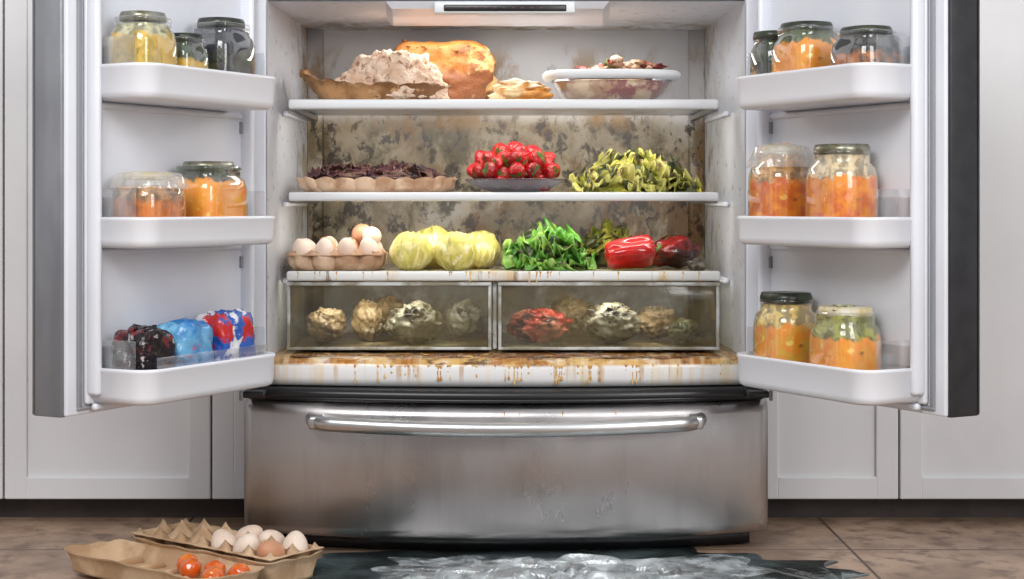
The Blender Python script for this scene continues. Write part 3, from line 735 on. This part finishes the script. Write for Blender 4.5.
def lump(name, x, y, rx, ry, rz, mat, seed, film=True):
    e = empty(name, (x, y, ZC))
    one('flesh', ground(blob(rx, ry, rz, .08, 2, seed, 5, amp2=.16, freq2=3.5)), mat, e)
    rg = random.Random(seed); mb = MB()
    for k in range(9):
        mb.add(leaf(rx * 1.0, rx * .4, 1.6, .35, 2.4, .4, k + seed, 14, 10), T(0, -ry * .2, rz * 1.0) @ RZ(40 * k + rg.uniform(-15, 15)) @ T(rx * .05, 0, rz * .8) @ RY(20))
    mb.v = [(p_[0], p_[1], min(max(p_[2], .002), .100)) for p_ in mb.v]
    solid(mb.build('loose_leaves', mat, e, fixn=False), .001)
lump('rotten_onion', -.330, .145, .036, .034, .032, m_wrap2, 3)
lump('rotten_potato', -.258, .20, .030, .030, .036, m_wrap2, 8)
lump('rotten_cabbage', -.168, .15, .050, .042, .036, m_wrap1, 12)
lump('rotten_squash', -.230, .32, .040, .040, .036, m_wrap2, 16)
lump('mouldy_squash', -.08, .27, .035, .040, .034, m_wrap1, 18)
lump('spoiled_meat_pack', .060, .155, .056, .042, .030, m_meat, 22)
lump('rotten_cabbage', .192, .15, .052, .042, .036, m_wrap1, 27)
lump('rotten_lettuce', .285, .26, .045, .036, .030, m_wrap2, 33)
lump('rotten_onion', .125, .30, .045, .036, .036, m_wrap2, 35)
lump('mouldy_squash', .325, .135, .028, .03, .022, M('green_rot', srgb(80, 86, 48), srgb(50, 46, 30), 24, rough=.3, bump=.6), 37)

# ------------------------------------------------------------------ floor: egg carton, puddle, ice
e = empty('open_egg_carton', (-.505, -.195, 0.002), -38)
solid(one('cup_tray', eggtray(6, 2, .054, .044, .020), m_card, e, T(0, .068, .002)), .002)
def shell(hx, hy, h, seed):
    rs = []
    for (k, z) in ((1.0, .0), (1.0, .004), (1.04, h * .6), (1.08, h), (1.11, h + .001), (1.08, h - .003), (1.02, h * .6), (.97, .006)):
        ring = []
        for j in range(88):
            a = 2 * math.pi * j / 88; c_, s_ = math.cos(a), math.sin(a); kk = (abs(c_) ** 7 + abs(s_) ** 7) ** (-1 / 7)
            ring.append((c_ * kk * (hx + (k - 1) * .12), s_ * kk * (hy + (k - 1) * .12), z + z * .15 * noise.noise(Vector((c_ * 3, s_ * 3, seed)))))
        rs.append(ring)
    return rings(rs)
one('lower_shell', shell(.163, .056, .040, 1), m_card, e, T(0, .068, 0))
one('lid', shell(.166, .060, .034, 5), m_card, e, T(0, -.067, .0) @ RX(-3) @ T(0, 0, .004))
mb = MB()
for i in range(5): mb.add(bx(-.004, .004, -.052, .052, 0, .012, .004), T(-.11 + i * .055, -.067, .006))
mb.build('lid_ribs', m_card, e)
mb = MB()
for (i, j, c_) in ((5, 1, 0), (4, 1, 0), (5, 0, 1), (4, 0, 0), (3, 1, 0), (3, 0, 0)):
    mb.add(egg_vf(.0215), T((i - 2.5) * .054, .068 + (j - .5) * .054, .046) @ RX(R.uniform(-60, 60)) @ RY(R.uniform(-50, 50)), mi=c_)
mb.build('eggs', [m_eggw, m_eggb], e)
m_yolk = M('egg_yolk', srgb(226, 128, 36), srgb(210, 88, 20), 20, rough=.12, coat=.6)
mb = MB()
for (x, y) in ((.09, -.035), (.050, -.05), (.12, -.065), (.02, -.03), (.135, -.025)): mb.add(blob(.0175, .0175, .016, .04, 2, x * 50, 4), T(x, y, .026))
mb.build('egg_yolks', m_yolk, e)

t = NT('dirty_water')
tr = t.node('ShaderNodeBsdfTransparent', {0: (.66, .70, .70, 1)}); gl = t.node('ShaderNodeBsdfGlossy', {'Color': (1, 1, 1, 1), 'Roughness': .05})
df = t.node('ShaderNodeBsdfDiffuse', {0: c4(srgb(136, 154, 156))})
bp = t.node('ShaderNodeBump', {'Height': t.noise(16), 'Strength': .3, 'Distance': .006}); t.t.links.new(bp.outputs[0], gl.inputs['Normal'])
fz = t.node('ShaderNodeFresnel', {'IOR': 1.33}); t.t.links.new(bp.outputs[0], fz.inputs['Normal'])
m1 = t.node('ShaderNodeMixShader', {0: t.rng(t.noise(7, detail=6), .4, .65, .12, .55), 1: tr.outputs[0], 2: df.outputs[0]})
m2 = t.node('ShaderNodeMixShader', {0: fz.outputs[0], 1: m1.outputs[0], 2: gl.outputs[0]}); t.t.links.new(m2.outputs[0], t.out.inputs[0]); m_pud = t.m
def puddle(cx, cy, rx, ry, sd, zt):
    ring0, ring1 = [], []
    for j in range(200):
        a = 2 * math.pi * j / 200; w = 1 + .30 * noise.noise(Vector((math.cos(a) * 2.2, math.sin(a) * 2.2, sd))) + .14 * noise.noise(Vector((math.cos(a) * 7, math.sin(a) * 7, 1)))
        x, y = cx + rx * w * math.cos(a), cy + ry * w * math.sin(a)
        ring0.append((x, y, .0003)); ring1.append((cx + (x - cx) * .992, cy + (y - cy) * .98, zt))
    return rings([ring0, ring1])
one('water_puddle', puddle(.10, -.24, .50, .28, 5, .0015), m_pud)
t = NT('melting_ice')
gl = t.node('ShaderNodeBsdfGlossy', {'Color': (1, 1, 1, 1), 'Roughness': .06}); tr = t.node('ShaderNodeBsdfTransparent', {0: (.92, .96, .97, 1)})
df = t.node('ShaderNodeBsdfDiffuse', {0: c4(srgb(214, 226, 230))}); bp = t.node('ShaderNodeBump', {'Height': t.noise(50, detail=6), 'Strength': .9, 'Distance': .006})
t.t.links.new(bp.outputs[0], gl.inputs['Normal']); t.t.links.new(bp.outputs[0], df.inputs['Normal'])
m1 = t.node('ShaderNodeMixShader', {0: t.rng(t.noise(24, detail=5), .4, .65, .06, .6), 1: tr.outputs[0], 2: df.outputs[0]})
m2 = t.node('ShaderNodeMixShader', {0: .32, 1: m1.outputs[0], 2: gl.outputs[0]}); t.t.links.new(m2.outputs[0], t.out.inputs[0]); m_ice = t.m
def icefn(u, v):
    x, y = (u - .5) * .60, (v - .5) * .34
    ed = max(0, 1 - (2 * abs(u - .5)) ** 2.5) * max(0, 1 - (2 * abs(v - .5)) ** 4)
    p_ = Vector((x * 18, y * 22, 0)); vd, vp = noise.voronoi(p_ + Vector((noise.noise(p_ * .7), noise.noise(p_ * .7 + Vector((5, 0, 0))), 0)))
    h = (.4 * abs(math.sin(vp[0].x * 12.9 + vp[0].y * 7)) + (vd[1] - vd[0]) * .6 + .40 * noise.noise(p_ * 1.1)) * .028
    w = 1 + .3 * noise.noise(Vector((u * 5, v * 5, 2)))
    return (x * w, y * w, .0006 + max(0, h - .002) * ed)
one('melting_ice', grid(icefn, 190, 110), m_ice, None, T(.10, -.235, .0012), smooth=False)

# ------------------------------------------------------------------ lights
def area(name, loc, target, sx, sy, power, col=(1, 1, 1), parent=None):
    l = bpy.data.lights.new(name, 'AREA'); l.shape = 'RECTANGLE'; l.size = sx; l.size_y = sy; l.energy = power; l.color = col
    o = bpy.data.objects.new(name, l); COL.objects.link(o); o.location = loc
    o.rotation_euler = (Vector(target) - Vector(loc)).to_track_quat('-Z', 'Y').to_euler()
    if parent: o.parent = parent
    return o
area('studio_softbox', (-.9, -2.6, 2.2), (0, 0, .5), 1.6, 1.0, 52)
area('studio_softbox', (1.5, -2.4, 1.6), (0, 0, .5), .9, 1.4, 28)
area('fridge_lamp', (0, .20, .938), (0, .22, .2), .5, .1, 1.4, (1, .98, .95))
for (z, p_) in ((.768, 1.0), (.601, .85)):
    area('shelf_fill_light', (0, .10, z), (0, .38, z - .13), .68, .012, p_, (1, .95, .87))  # added fill under the shelves to brighten the compartments
area('shelf_fill_light', (-.205, .10, .458), (-.205, .24, .36), .32, .012, .55, (1, .96, .88))  # added fill inside the crispers so their contents show
area('shelf_fill_light', (.185, .10, .458), (.185, .24, .36), .32, .012, .55, (1, .96, .88))

w = bpy.data.worlds.new('room'); scene.world = w; w.use_nodes = True; nt = w.node_tree; nt.nodes.clear()
wo = nt.nodes.new('ShaderNodeOutputWorld'); bg = nt.nodes.new('ShaderNodeBackground'); tc = nt.nodes.new('ShaderNodeTexCoord')
mpn = nt.nodes.new('ShaderNodeMapping'); mpn.inputs['Scale'].default_value = (1.6, 1, .2)
ns = nt.nodes.new('ShaderNodeTexNoise'); ns.inputs['Scale'].default_value = 2.6; ns.inputs['Detail'].default_value = 2
rp = nt.nodes.new('ShaderNodeValToRGB'); rp.color_ramp.elements[0].position = .38; rp.color_ramp.elements[0].color = (.12, .12, .13, 1); rp.color_ramp.elements[1].position = .62; rp.color_ramp.elements[1].color = (.92, .93, .95, 1)
nt.links.new(tc.outputs['Generated'], mpn.inputs[0]); nt.links.new(mpn.outputs[0], ns.inputs['Vector']); nt.links.new(ns.outputs[0], rp.inputs[0])
nt.links.new(rp.outputs[0], bg.inputs[0]); nt.links.new(bg.outputs[0], wo.inputs[0]); bg.inputs[1].default_value = 1.0

# ------------------------------------------------------------------ camera
cd = bpy.data.cameras.new('camera'); cam = bpy.data.objects.new('camera', cd); COL.objects.link(cam)
cam.location = (0, -2.75, .60); cam.rotation_euler = (math.radians(90), 0, 0)
cd.sensor_width = 36; cd.lens = 1580 / 1024 * 36; cd.shift_y = -84.5 / 1024; cd.shift_x = 6 / 1024; cd.clip_start = .05
scene.camera = cam
